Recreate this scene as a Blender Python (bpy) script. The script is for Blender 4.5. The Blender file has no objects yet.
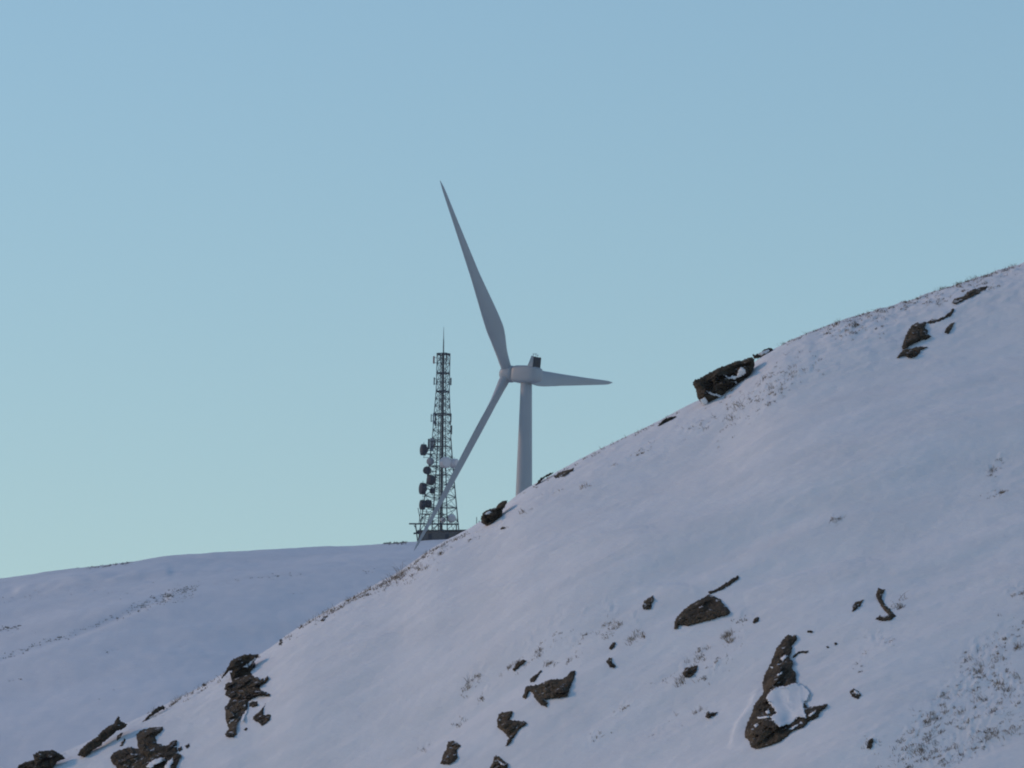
import bpy, math, random
import numpy as np
from mathutils import Vector, Matrix
from mathutils.geometry import delaunay_2d_cdt

random.seed(7)
rng = np.random.default_rng(11)
scene = bpy.context.scene
COL = scene.collection

# ------------------------------------------------------------------ camera
TH, RO, FPX = math.radians(8.0), math.radians(1.26), 7322.0
W, H = 1024, 768
_X = np.array([1.0, 0, 0]); _F = np.array([0, math.cos(TH), math.sin(TH)])
_U0 = np.array([0, -math.sin(TH), math.cos(TH)])
_R = _X * math.cos(RO) + _U0 * math.sin(RO)
_U = _U0 * math.cos(RO) - _X * math.sin(RO)
CAM = np.array([0, 0, 1.7])

def ray(px, py):
    px = np.asarray(px, float); py = np.asarray(py, float)
    return _F + _R * ((px - 512) / FPX)[..., None] + _U * ((384 - py) / FPX)[..., None]

def proj(P):
    d = np.asarray(P, float) - CAM
    w = d @ _F
    return 512 + FPX * (d @ _R) / w, 384 - FPX * (d @ _U) / w

def at(px, py, Y):
    r = ray(px, py)
    return CAM + r * (np.asarray(Y) / r[..., 1])[..., None]

cam = bpy.data.cameras.new('camera')
cam.sensor_width = 36.0
cam.lens = 36.0 * FPX / W
cam.clip_start = 0.5
cam.clip_end = 30000
camo = bpy.data.objects.new('camera', cam)
M = Matrix(((_R[0], _U[0], -_F[0], CAM[0]), (_R[1], _U[1], -_F[1], CAM[1]),
            (_R[2], _U[2], -_F[2], CAM[2]), (0, 0, 0, 1)))
camo.matrix_world = M
COL.objects.link(camo)
scene.camera = camo

# ------------------------------------------------------------------ noise
_perm = rng.permutation(512).astype(np.int64)
_ang = rng.random(512) * 2 * np.pi
_gx, _gy = np.cos(_ang), np.sin(_ang)

def pnoise(x, y):
    xi = np.floor(x).astype(np.int64); yi = np.floor(y).astype(np.int64)
    xf = x - xi; yf = y - yi
    u = xf * xf * xf * (xf * (xf * 6 - 15) + 10); v = yf * yf * yf * (yf * (yf * 6 - 15) + 10)
    def g(ix, iy, fx, fy):
        h = _perm[(_perm[ix & 511] + iy) & 511]
        return _gx[h] * fx + _gy[h] * fy
    a = g(xi, yi, xf, yf); b = g(xi + 1, yi, xf - 1, yf)
    c = g(xi, yi + 1, xf, yf - 1); d = g(xi + 1, yi + 1, xf - 1, yf - 1)
    return ((a + (b - a) * u) + ((c + (d - c) * u) - (a + (b - a) * u)) * v) * 1.5

def fbm(x, y, n=3, gain=0.5):
    s = 0; a = 1
    for i in range(n):
        s = s + a * pnoise(x * 2 ** i + 17.3 * i, y * 2 ** i + 5.1 * i); a *= gain
    return s

def smooth(t):
    t = np.clip(t, 0, 1); return t * t * (3 - 2 * t)

# ------------------------------------------------------------------ materials
def nodes_of(name):
    m = bpy.data.materials.new(name); m.use_nodes = True
    nt = m.node_tree
    return m, nt, nt.nodes['Principled BSDF']

def mat_plain(name, col, rough=0.5, metal=0.0, var=0.12, scale=3.0):
    m, nt, b = nodes_of(name)
    tc = nt.nodes.new('ShaderNodeTexCoord')
    n = nt.nodes.new('ShaderNodeTexNoise'); n.inputs['Scale'].default_value = scale; n.inputs['Detail'].default_value = 4
    r = nt.nodes.new('ShaderNodeValToRGB')
    r.color_ramp.elements[0].position = 0.3; r.color_ramp.elements[1].position = 0.7
    r.color_ramp.elements[0].color = tuple(c * (1 - var) for c in col) + (1,)
    r.color_ramp.elements[1].color = tuple(c * (1 + var) for c in col) + (1,)
    nt.links.new(tc.outputs['Object'], n.inputs['Vector'])
    nt.links.new(n.outputs['Fac'], r.inputs['Fac'])
    nt.links.new(r.outputs['Color'], b.inputs['Base Color'])
    b.inputs['Roughness'].default_value = rough
    b.inputs['Specular IOR Level'].default_value = 0.25
    b.inputs['Metallic'].default_value = metal
    return m

def mat_snow(name, col, s1, s2, bump):
    m, nt, b = nodes_of(name)
    tc = nt.nodes.new('ShaderNodeTexCoord')
    b.inputs['Roughness'].default_value = 0.75
    b.inputs['Specular IOR Level'].default_value = 0.25
    mp = nt.nodes.new('ShaderNodeMapping'); mp.inputs['Scale'].default_value = (0.45, 1, 1)
    nt.links.new(tc.outputs['Object'], mp.inputs['Vector'])
    n = nt.nodes.new('ShaderNodeTexNoise'); n.inputs['Scale'].default_value = s1; n.inputs['Detail'].default_value = 6
    n.inputs['Roughness'].default_value = 0.62
    nt.links.new(mp.outputs['Vector'], n.inputs['Vector'])
    n2 = nt.nodes.new('ShaderNodeTexNoise'); n2.inputs['Scale'].default_value = s2; n2.inputs['Detail'].default_value = 5
    nt.links.new(mp.outputs['Vector'], n2.inputs['Vector'])
    r = nt.nodes.new('ShaderNodeValToRGB')
    r.color_ramp.elements[0].position = 0.3; r.color_ramp.elements[1].position = 0.65
    r.color_ramp.elements[0].color = tuple(c * 0.93 for c in col) + (1,)
    r.color_ramp.elements[1].color = tuple(col) + (1,)
    nt.links.new(n2.outputs['Fac'], r.inputs['Fac'])
    nt.links.new(r.outputs['Color'], b.inputs['Base Color'])
    bp = nt.nodes.new('ShaderNodeBump'); bp.inputs['Strength'].default_value = 0.6; bp.inputs['Distance'].default_value = bump
    nt.links.new(n.outputs['Fac'], bp.inputs['Height'])
    nt.links.new(bp.outputs['Normal'], b.inputs['Normal'])
    return m

def mat_rock():
    m, nt, b = nodes_of('gritstone')
    tc = nt.nodes.new('ShaderNodeTexCoord')
    N = lambda s, d=5: (lambda n: (setattr(n.inputs['Scale'], 'default_value', s), setattr(n.inputs['Detail'], 'default_value', d), nt.links.new(tc.outputs['Object'], n.inputs['Vector']), n)[-1])(nt.nodes.new('ShaderNodeTexNoise'))
    n1 = N(1.1); n2 = N(6, 6); n3 = N(3.2, 6)
    r = nt.nodes.new('ShaderNodeValToRGB'); e = r.color_ramp.elements
    e[0].position = 0.3; e[0].color = (0.024, 0.0175, 0.011, 1)
    e[1].position = 0.72; e[1].color = (0.17, 0.12, 0.07, 1)
    q = e.new(0.5); q.color = (0.062, 0.045, 0.027, 1)
    mx = nt.nodes.new('ShaderNodeMath'); mx.operation = 'MULTIPLY_ADD'; mx.inputs[1].default_value = 0.5
    ml = nt.nodes.new('ShaderNodeMath'); ml.operation = 'MULTIPLY'; ml.inputs[1].default_value = 0.5
    nt.links.new(n1.outputs['Fac'], mx.inputs[0]); nt.links.new(n2.outputs['Fac'], ml.inputs[0]); nt.links.new(ml.outputs[0], mx.inputs[2])
    nt.links.new(mx.outputs[0], r.inputs['Fac'])
    # rime and blown snow caught on the up-facing grain
    geo = nt.nodes.new('ShaderNodeNewGeometry'); sp = nt.nodes.new('ShaderNodeSeparateXYZ')
    nt.links.new(geo.outputs['Normal'], sp.inputs[0])
    a = nt.nodes.new('ShaderNodeMath'); a.operation = 'MULTIPLY_ADD'; a.inputs[1].default_value = 0.38
    nt.links.new(sp.outputs['Z'], a.inputs[0]); nt.links.new(n3.outputs['Fac'], a.inputs[2])
    mr = nt.nodes.new('ShaderNodeMapRange'); mr.inputs['From Min'].default_value = 0.94; mr.inputs['From Max'].default_value = 1.02
    nt.links.new(a.outputs[0], mr.inputs['Value'])
    mix = nt.nodes.new('ShaderNodeMix'); mix.data_type = 'RGBA'
    nt.links.new(mr.outputs[0], mix.inputs['Factor']); nt.links.new(r.outputs['Color'], mix.inputs[6])
    mix.inputs[7].default_value = (0.74, 0.74, 0.75, 1)
    nt.links.new(mix.outputs[2], b.inputs['Base Color'])
    b.inputs['Roughness'].default_value = 0.9; b.inputs['Specular IOR Level'].default_value = 0.2
    bp = nt.nodes.new('ShaderNodeBump'); bp.inputs['Strength'].default_value = 1.0; bp.inputs['Distance'].default_value = 0.2
    nt.links.new(n2.outputs['Fac'], bp.inputs['Height']); nt.links.new(bp.outputs['Normal'], b.inputs['Normal'])
    return m

SNOW = mat_snow('wind_packed_snow', (0.77, 0.765, 0.765), 3.0, 0.5, 0.07)
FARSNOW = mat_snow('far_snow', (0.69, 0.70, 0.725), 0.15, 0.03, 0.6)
ROCK = mat_rock()
GRASS = mat_plain('dead_grass', (0.185, 0.13, 0.08), 0.8, 0, 0.55, 1.2)
HEATHER = mat_plain('heather', (0.2, 0.18, 0.16), 0.9, 0, 0.4, 0.3)
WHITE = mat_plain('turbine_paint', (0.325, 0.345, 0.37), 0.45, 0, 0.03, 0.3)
DARKP = mat_plain('radiator_grey', (0.025, 0.03, 0.04), 0.6)
STEEL = mat_plain('galvanised_steel', (0.026, 0.034, 0.05), 0.55, 0.2, 0.2, 1.0)
DRUM = mat_plain('weathered_grey_plastic', (0.015, 0.021, 0.034), 0.75, 0, 0.15, 1.0)
MIDG = mat_plain('grey_plastic', (0.20, 0.21, 0.24), 0.6, 0, 0.1, 1.0)
PALE = mat_plain('white_radome', (0.62, 0.58, 0.6), 0.6, 0, 0.06, 1.0)
RUST = mat_plain('reddish_plastic', (0.28, 0.16, 0.15), 0.6, 0, 0.1, 1.0)
STONEW = mat_plain('dark_stone_wall', (0.085, 0.082, 0.085), 0.9, 0, 0.35, 2.0)
ROOFM = mat_plain('dark_felt_roof', (0.05, 0.055, 0.065), 0.8, 0, 0.2, 1.0)
WOOD = mat_plain('weathered_wood', (0.08, 0.07, 0.06), 0.9)

# ------------------------------------------------------------------ object helpers
def tag(o, label=None, cat=None, group=None, kind=None):
    if label: o['label'] = label
    if cat: o['category'] = cat
    if group: o['group'] = group
    if kind: o['kind'] = kind
    return o

def empty(name, loc, label, cat, group=None):
    o = bpy.data.objects.new(name, None)
    o.location = tuple(float(v) for v in loc); o.empty_display_size = 0.5
    COL.objects.link(o)
    return tag(o, label, cat, group)

def mesh_obj(name, V, Fc, mat, parent=None, origin=None, smooth_shade=False):
    """V in world coordinates; stored relative to the thing's base."""
    V = np.asarray(V, float)
    if parent is not None:
        org = np.zeros(3); p = parent
        while p is not None:
            org += np.array(p.location); p = p.parent
    else:
        org = V.mean(0) if origin is None else np.asarray(origin, float)
    me = bpy.data.meshes.new(name)
    me.from_pydata((V - org).tolist(), [], [tuple(int(i) for i in f) for f in Fc])
    me.validate(); me.update()
    if smooth_shade:
        me.polygons.foreach_set('use_smooth', [True] * len(me.polygons))
    me.materials.append(mat)
    o = bpy.data.objects.new(name, me)
    if parent is None: o.location = org
    else: o.parent = parent
    COL.objects.link(o)
    return o

class MB:
    """collects boxes, tubes and lathes in world space"""
    def __init__(s): s.v = []; s.f = []
    def add(s, V, Fc):
        n = len(s.v); s.v += [tuple(map(float, p)) for p in V]; s.f += [tuple(i + n for i in f) for f in Fc]
    def tube(s, a, b, r, r2=None, n=6, cap=True):
        a = np.asarray(a, float); b = np.asarray(b, float); r2 = r if r2 is None else r2
        d = b - a; d = d / np.linalg.norm(d)
        u = np.cross(d, [0, 0, 1.0]) if abs(d[2]) < 0.9 else np.cross(d, [1.0, 0, 0])
        u /= np.linalg.norm(u); w = np.cross(d, u)
        V = []
        for p, rr in ((a, r), (b, r2)):
            for k in range(n):
                t = 2 * math.pi * k / n; V.append(p + rr * (u * math.cos(t) + w * math.sin(t)))
        Fc = [(k, (k + 1) % n, n + (k + 1) % n, n + k) for k in range(n)]
        if cap: Fc += [tuple(range(n))[::-1], tuple(range(n, 2 * n))]
        s.add(V, Fc)
    def lathe(s, org, axis, prof, n=24):
        """prof: list of (distance along the axis, radius)"""
        org = np.asarray(org, float); d = np.asarray(axis, float); d = d / np.linalg.norm(d)
        u = np.cross(d, [0, 0, 1.0]) if abs(d[2]) < 0.9 else np.cross(d, [1.0, 0, 0])
        u /= np.linalg.norm(u); w = np.cross(d, u)
        V = []
        for t, r in prof:
            for k in range(n):
                q = 2 * math.pi * k / n; V.append(org + d * t + r * (u * math.cos(q) + w * math.sin(q)))
        Fc = []
        for i in range(len(prof) - 1):
            for k in range(n):
                Fc.append((i * n + k, i * n + (k + 1) % n, (i + 1) * n + (k + 1) % n, (i + 1) * n + k))
        Fc += [tuple(range(n))[::-1], tuple(range((len(prof) - 1) * n, len(prof) * n))]
        s.add(V, Fc)
    def box(s, c, ax, ay, az, hx, hy, hz, cut=0.0):
        """box with chamfered long edges (profile across ay/az, length along ax)"""
        c = np.asarray(c, float); ax, ay, az = (np.asarray(q, float) for q in (ax, ay, az))
        k = cut
        P = [(-hy + k, -hz), (hy - k, -hz), (hy, -hz + k), (hy, hz - k), (hy - k, hz), (-hy + k, hz), (-hy, hz - k), (-hy, -hz + k)] if k > 0 else [(-hy, -hz), (hy, -hz), (hy, hz), (-hy, hz)]
        n = len(P)
        V = [c + ax * sx * hx + ay * y + az * z for sx in (-1, 1) for y, z in P]
        Fc = [(i, (i + 1) % n, n + (i + 1) % n, n + i) for i in range(n)] + [tuple(range(n))[::-1], tuple(range(n, 2 * n))]
        s.add(V, Fc)
    def build(s, name, mat, parent=None, smooth_shade=False):
        return mesh_obj(name, s.v, s.f, mat, parent, smooth_shade=smooth_shade)

def grid_mesh(name, X, Y, Z, mat):
    nr, nc = X.shape
    co = np.stack([X, Y, Z], -1).reshape(-1, 3).astype(np.float32)
    idx = np.arange(nr * nc).reshape(nr, nc)
    q = np.stack([idx[:-1, :-1], idx[:-1, 1:], idx[1:, 1:], idx[1:, :-1]], -1).reshape(-1, 4)
    me = bpy.data.meshes.new(name)
    me.vertices.add(len(co)); me.vertices.foreach_set('co', co.ravel())
    me.loops.add(q.size); me.loops.foreach_set('vertex_index', q.ravel().astype(np.int32))
    me.polygons.add(len(q)); me.polygons.foreach_set('loop_start', np.arange(0, q.size, 4, dtype=np.int32))
    me.update(calc_edges=True)
    me.polygons.foreach_set('use_smooth', np.ones(len(q), bool))
    me.materials.append(mat)
    o = bpy.data.objects.new(name, me); COL.objects.link(o)
    return o

def cols(p0, p1, step, out, nout):
    px = np.concatenate([np.linspace(-out, p0, nout, endpoint=False), np.arange(p0, p1, step), np.linspace(p1, W + out, nout)])
    return (px - 512) / FPX * 1.008

def sil_curve(pts, tans):
    p = np.array(pts, float)
    # cubic-ish: densify linearly, then smooth
    xx = np.linspace(p[0, 0], p[-1, 0], 1500); yy = np.interp(xx, p[:, 0], p[:, 1])
    k = np.hanning(13); k /= k.sum()
    yy = np.convolve(np.pad(yy, 6, mode='edge'), k, mode='valid')
    r = ray(xx, yy); t = r[:, 0] / r[:, 1]; e = r[:, 2] / r[:, 1]
    return np.interp(tans, t, e)

def even(v, t, n):
    """smooth v(t) over an evenly spaced t"""
    u = np.linspace(t[0], t[-1], 6000); w = np.interp(u, t, v)
    k = np.hanning(2 * n + 1); k /= k.sum()
    return np.interp(t, u, np.convolve(np.pad(w, n, mode='edge'), k, mode='valid'))

# ------------------------------------------------------------------ near snow slope
SIL = [(-2600, 1900), (-600, 1070), (-100, 826), (30, 763), (75, 748), (110, 730), (150, 713), (200, 688), (230, 670), (262, 655), (300, 627), (340, 605),
       (400, 574), (430, 551), (470, 531), (500, 512), (520, 494), (545, 480), (590, 455), (625, 438), (660, 421), (692, 404), (722, 388),
       (750, 366), (772, 349), (800, 336), (850, 318), (900, 304), (940, 290), (990, 274), (1024, 263), (1200, 205), (1600, 110), (2400, 0), (3600, -40)]
ntan = cols(-60, 1084, 1.15, 2400, 50)
nys = np.concatenate([np.linspace(120, 262, 40, endpoint=False), np.arange(262, 346, 0.12), np.linspace(346, 520, 40)])
NT, NY = np.meshgrid(ntan, nys)
NX = NT * NY
DD = NY - (326 + 0.22 * NX)
_t = np.linspace(-300, 300, 6001)
_sl = 0.60 + (-0.34 - 0.60) * smooth((_t + 9) / 20)
_sl = np.where(_t < -60, 0.6 - 0.12 * smooth((-60 - _t) / 60), _sl)
_fi = np.cumsum(_sl) * (_t[1] - _t[0]); _fi -= np.interp(0, _t, _fi)
NZ0 = np.interp(DD, _t, _fi)
low = 0.42 * fbm(NX / 22 + 3.1, NY / 9 + 1.7, 2) + 0.15 * fbm(NX / 9.0 + 9, NY / 2.6 + 4, 2) + 0.03 * fbm(NX / 3.2 + 5, NY / 1.3 + 2, 2)
low = low * smooth((-DD - 2) / 9)
esil = sil_curve(SIL, ntan)
zr = np.min(np.where((NY > 300) & (NY < 360), esil[None, :] * NY + 1.7 - NZ0, 1e9), axis=0)
zr = even(zr, ntan, 4)
def wide(v, n):
    k = np.hanning(2 * n + 1); k /= k.sum()
    return np.convolve(np.pad(v, n, mode='reflect', reflect_type='odd'), k, mode='valid')
zs = np.interp(ntan, np.linspace(ntan[0], ntan[-1], 3000), wide(np.interp(np.linspace(ntan[0], ntan[-1], 3000), ntan, zr), 90))
near_ridge = 1 - smooth((np.abs(DD + 2) - 5) / 11)
NZ = NZ0 + low + zs[None, :] + (zr - zs)[None, :] * near_ridge
PXg, PYg = proj(np.stack([NX, NY, NZ], -1))

# grass patches in picture space, only used to find where on the hill they stand: cx, cy, rx, ry, tilt(deg up to right), tufts, size(px)
PATCH = [
 (757, 394, 52, 17, 33, 85, 5.0), (700, 424, 28, 7, 25, 16, 4), (800, 372, 22, 7, 30, 12, 4),
 (855, 325, 30, 7, 20, 26, 4.5), (850, 333, 14, 6, 25, 14, 5), (905, 308, 40, 8, 17, 34, 3.6), (960, 289, 40, 6, 17, 30, 3.6), (1005, 273, 22, 4, 17, 12, 3.2),
 (930, 302, 18, 7, 20, 12, 4), (880, 330, 18, 6, 20, 8, 3.6), (985, 287, 14, 4, 20, 8, 3.5),
 (640, 451, 16, 4, 25, 10, 4), (613, 466, 9, 3, 25, 7, 4), (583, 487, 8, 3, 25, 6, 3.5), (530, 512, 16, 3, 25, 7, 3.5), (545, 497, 16, 5, 25, 10, 3), (505, 527, 5, 2, 0, 3, 3), (478, 536, 10, 3, 20, 6, 3),
 (440, 552, 14, 4, 33, 16, 3.5), (415, 572, 20, 7, 30, 42, 4.5), (385, 587, 20, 5, 27, 26, 4), (355, 600, 20, 4, 27, 22, 4), (325, 617, 18, 3, 27, 18, 3.5), (290, 637, 14, 3, 27, 11, 3.5),
 (240, 668, 18, 2, 30, 8, 3), (195, 696, 16, 2, 30, 10, 3.2), (165, 710, 18, 2.5, 33, 12, 3.6), (60, 752, 22, 5, 20, 22, 4), 
 (608, 628, 12, 9, 50, 22, 5.2), (582, 636, 10, 5, 40, 9, 4.2), (637, 636, 9, 8, 60, 16, 4.5), (530, 658, 16, 6, 40, 20, 4.6), (555, 640, 14, 7, 40, 10, 4), (475, 684, 22, 6, 30, 18, 4), (487, 699, 6, 4, 20, 6, 4.5),
 (552, 664, 8, 4, 20, 8, 4.5), (570, 660, 10, 4, 40, 7, 4), (508, 668, 10, 4, 30, 8, 4), (455, 725, 12, 4, 20, 6, 3.6), (428, 748, 10, 4, 20, 5, 3.6),
 (702, 654, 9, 6, 40, 20, 5), (727, 640, 7, 6, 40, 16, 5), (683, 674, 16, 9, 40, 22, 5.2), (715, 668, 20, 8, 35, 16, 4), (745, 620, 14, 6, 20, 9, 4), (660, 683, 9, 4, 20, 5, 4), (623, 706, 7, 4, 20, 5, 4.4), (590, 740, 14, 6, 30, 6, 3.4), (660, 730, 16, 6, 30, 6, 3.4),
 (740, 640, 12, 6, 40, 9, 4), (836, 521, 12, 3, 8, 13, 4), (996, 494, 12, 3, 8, 16, 4.4), (990, 474, 14, 8, 10, 10, 3.6), (1000, 461, 8, 3, 5, 5, 3.4), (1016, 592, 10, 14, 60, 14, 4.4),
 (898, 606, 6, 6, 60, 12, 4.6), (880, 640, 12, 16, 60, 16, 3.2), (862, 660, 12, 10, 60, 8, 3.2), (700, 712, 8, 3, 20, 5, 4),
 (985, 650, 50, 14, 38, 40, 4.2), (965, 690, 60, 14, 38, 70, 4.4), (975, 725, 70, 26, 38, 150, 4.6), (920, 735, 44, 14, 40, 50, 4.6), (960, 752, 70, 14, 20, 70, 4.6), (1010, 690, 20, 50, 50, 46, 4.6),
 (870, 745, 8, 8, 60, 8, 4.6), (905, 757, 16, 10, 40, 20, 4.4), (1018, 645, 8, 10, 60, 10, 5),
]
mask = np.zeros_like(PXg)
infr = (PXg > -80) & (PXg < 1100) & (PYg > 230) & (PYg < 830)
mx_, my_ = PXg[infr], PYg[infr]
mm = np.zeros_like(mx_)
for cx, cy, rx, ry, an, n, sz in PATCH:
    a = math.radians(an); ca, sa = math.cos(a), math.sin(a)
    dx, dy = mx_ - cx, -(my_ - cy)
    u = dx * ca + dy * sa; v = -dx * sa + dy * ca
    mm = np.maximum(mm, (1 - smooth(np.sqrt((u / (rx * 1.3)) ** 2 + (v / (ry * 1.6)) ** 2))) * min(1, 0.35 + n / (rx * ry * 0.11)))
mask[infr] = mm
# drift crests: polyline in the picture, height (m), half width (px) uphill / downhill
DRIFT = [([(545, 577), (575, 568), (610, 556), (650, 545)], 0.17, 3, 12), ([(740, 600), (790, 583), (830, 569), (868, 561)], 0.20, 3, 14),
         ([(345, 655), (372, 648), (400, 640)], 0.09, 2.5, 10), ([(420, 632), (480, 612), (540, 596)], 0.11, 4, 18), ([(630, 612), (670, 604), (690, 600)], 0.12, 3, 8),
         ([(460, 690), (540, 632), (600, 600)], 0.06, 6, 16), ([(880, 590), (960, 570), (1040, 560)], 0.06, 6, 22), ([(840, 690), (880, 676), (900, 664)], 0.07, 3, 10),
         ([(700, 470), (780, 440), (860, 425)], 0.05, 8, 24), ([(730, 752), (737, 728), (752, 706), (758, 690)], 0.12, 3, 10)]
dr = np.zeros_like(mx_)
for pts, hgt, wu, wd in DRIFT:
    best = np.full(mx_.shape, 1e9); sgn = np.zeros_like(mx_); tt = np.zeros_like(mx_)
    L = 0; tot = sum(math.dist(a, b) for a, b in zip(pts, pts[1:]))
    for (ax, ay), (bx, by) in zip(pts, pts[1:]):
        ln = math.dist((ax, ay), (bx, by)); ex, ey = (bx - ax) / ln, (by - ay) / ln
        s = np.clip((mx_ - ax) * ex + (my_ - ay) * ey, 0, ln)
        qx, qy = mx_ - ax - s * ex, my_ - ay - s * ey
        d = np.hypot(qx, qy); w = d < best
        best = np.where(w, d, best); sgn = np.where(w, np.sign(qy), sgn); tt = np.where(w, (L + s) / tot, tt); L += ln
    wid = np.where(sgn < 0, wu, wd)
    dr += hgt * np.exp(-(best / wid) ** 2 * 1.2) * np.sin(np.pi * np.clip(tt, 0.02, 0.98)) ** 0.7
for cx, cy, rx, ry, hgt in ((585, 600, 170, 75, 1.15), (330, 690, 90, 45, 0.25), (900, 700, 120, 50, 0.35), (900, 480, 160, 60, 0.4), (790, 540, 130, 60, -0.25)):
    u = (mx_ - cx) * 0.92 - (my_ - cy) * 0.38; v = (mx_ - cx) * 0.38 + (my_ - cy) * 0.92
    dr += hgt * np.exp(-(u / rx) ** 2 - (v / ry) ** 2)
add = np.zeros_like(PXg); add[infr] = dr
hi = 0.028 * fbm(NX / 1.5 + 2 + 0.3 * NY, NY / 0.75, 3) + 0.010 * fbm(NX / 0.5, NY / 0.3, 2)
ruf = mask * (0.08 * np.abs(fbm(NX / 0.5 + 7, NY / 0.45, 3)) - 0.02)
sas = smooth(fbm(NX / 9 + 30, NY / 6, 2) * 1.2 + 0.2)
hi = hi + sas * 0.024 * fbm(NX / 0.9 + 0.8 * NY, NY / 0.28 + 40, 2)
edge = smooth((DD + 11) / 7) * (1 - smooth((DD - 8) / 6))
NZ = np.maximum(NZ + add + hi + ruf + edge * (0.03 + 0.04 * smooth((PXg - 740) / 80)) * fbm(NX / 0.9, NY / 0.6 + 9, 3), -1.0)
tag(grid_mesh('snow_slope', NX, NY, NZ, SNOW), kind='structure')
NE = (NZ - 1.7) / NY

def hit(px, py):
    """distance (y) at which the ray through a picture point meets the snow slope; nan over the skyline"""
    r = ray(px, py); t = np.atleast_1d(r[..., 0] / r[..., 1]); e = np.atleast_1d(r[..., 2] / r[..., 1])
    out = np.full(t.shape, np.nan)
    ci = np.clip(np.searchsorted(ntan, t) - 1, 0, len(ntan) - 2)
    fr = np.clip((t - ntan[ci]) / (ntan[ci + 1] - ntan[ci]), 0, 1)
    for i in range(len(t)):
        c = NE[:, ci[i]] * (1 - fr[i]) + NE[:, ci[i] + 1] * fr[i]
        w = np.nonzero(c >= e[i])[0]
        if len(w):
            j = w[0]
            out[i] = nys[j] if j == 0 else nys[j - 1] + (nys[j] - nys[j - 1]) * (e[i] - c[j - 1]) / max(1e-9, c[j] - c[j - 1])
    return out

def crest_y(px, py):
    r = ray(px, py); t = float(r[0] / r[1]); ci = int(np.clip(np.searchsorted(ntan, t), 0, len(ntan) - 1))
    return float(nys[np.argmax(NE[:, ci])])

# ------------------------------------------------------------------ far hill and valley floor
SIL2 = [(-3000, 760), (-600, 640), (0, 579), (60, 570), (130, 561), (180, 555), (240, 551), (300, 548.5), (350, 546), (380, 544), (420, 541), (470, 537.5), (560, 533), (800, 520), (1100, 520), (2000, 560), (4000, 720)]
ftan = cols(-40, 620, 2.2, 4500, 70)
fys = np.concatenate([np.linspace(560, 1150, 70, endpoint=False), np.arange(1150, 1960, 2.6), np.linspace(1960, 3600, 60)])
FT, FY = np.meshgrid(ftan, fys); FX = FT * FY
D2 = FY - (1860 + 0.1 * FX)
_t2 = np.linspace(-3000, 3000, 6001)
_s2 = 0.235 - 0.09 * smooth((_t2 + 330) / 300) - 0.15 * smooth((_t2 + 40) / 70) - 0.09 * smooth((_t2 - 100) / 300)
_s2 = _s2 * (1 - 0.6 * smooth((-700 - _t2) / 400))
_f2 = np.cumsum(_s2) * (_t2[1] - _t2[0]); _f2 -= np.interp(0, _t2, _f2)
FZ = np.interp(D2, _t2, _f2) + 2.5 * fbm(FX / 120, FY / 160, 2)
es2 = sil_curve(SIL2, ftan)
z2 = np.min(np.where((FY > 1500) & (FY < 2200), es2[None, :] * FY + 1.7 - FZ, 1e9), axis=0)
z2 = even(z2, ftan, 14)
FZ = FZ + z2[None, :] + 0.35 * fbm(FX / 22, FY / 30, 3) + 0.10 * fbm(FX / 4, FY / 7, 2)
fpx, fpy = proj(np.stack([FX, FY, FZ], -1))
# a groove (sunken track) and a drifted bank on the far hill
def groove(pts, depth, w):
    g = np.zeros_like(FX)
    for (ax, ay), (bx, by) in zip(pts, pts[1:]):
        ln = math.dist((ax, ay), (bx, by)); ex, ey = (bx - ax) / ln, (by - ay) / ln
        s = np.clip((fpx - ax) * ex + (fpy - ay) * ey, 0, ln)
        g = np.maximum(g, np.exp(-(np.hypot(fpx - ax - s * ex, fpy - ay - s * ey) / w) ** 2))
    return -depth * g
TRACK = [(-20, 666), (30, 648), (75, 634), (110, 620), (128, 612), (150, 602), (195, 588)]
FZ = FZ + groove(TRACK[:-1] + [(165, 597)], 0.55, 3.5) + groove([(20, 590), (70, 582), (120, 578), (165, 572)], -0.7, 6) * (0.6 + 0.6 * fbm(FX / 9, FY / 20, 2))
FZ = np.maximum(FZ, -1.0)
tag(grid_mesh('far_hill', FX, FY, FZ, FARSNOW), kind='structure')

def far_z(x, y):
    t = x / y; ci = int(np.clip(np.searchsorted(ftan, t), 1, len(ftan) - 1)); rj = int(np.clip(np.searchsorted(fys, y), 1, len(fys) - 1))
    a = (t - ftan[ci - 1]) / (ftan[ci] - ftan[ci - 1]); b = (y - fys[rj - 1]) / (fys[rj] - fys[rj - 1])
    return float((FZ[rj - 1, ci - 1] * (1 - a) + FZ[rj - 1, ci] * a) * (1 - b) + (FZ[rj, ci - 1] * (1 - a) + FZ[rj, ci] * a) * b)

FE = (FZ - 1.7) / FY
def far_hit(px, py):
    r = ray(px, py); t = float(r[0] / r[1]); e = float(r[2] / r[1])
    ci = int(np.clip(np.searchsorted(ftan, t), 0, len(ftan) - 1))
    w = np.nonzero(FE[:, ci] >= e)[0]
    return None if not len(w) else float(fys[w[0]])

gx, gy = np.meshgrid(np.linspace(-3400, 3400, 60), np.linspace(-1500, 4200, 60))
gz = 0.35 * fbm(gx / 150, gy / 150, 2) * smooth((np.hypot(gx, gy) - 10) / 80)
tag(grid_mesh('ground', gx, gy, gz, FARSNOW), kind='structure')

# ------------------------------------------------------------------ rocks
def densify(poly, step, jit, r):
    out = []
    n = len(poly)
    for i in range(n):
        a = np.array(poly[i], float); b = np.array(poly[(i + 1) % n], float)
        m = max(1, int(round(np.linalg.norm(b - a) / step)))
        for j in range(m):
            p = a + (b - a) * j / m
            if j: p = p + r.normal(0, jit, 2)
            out.append(p)
    return np.array(out)

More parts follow.
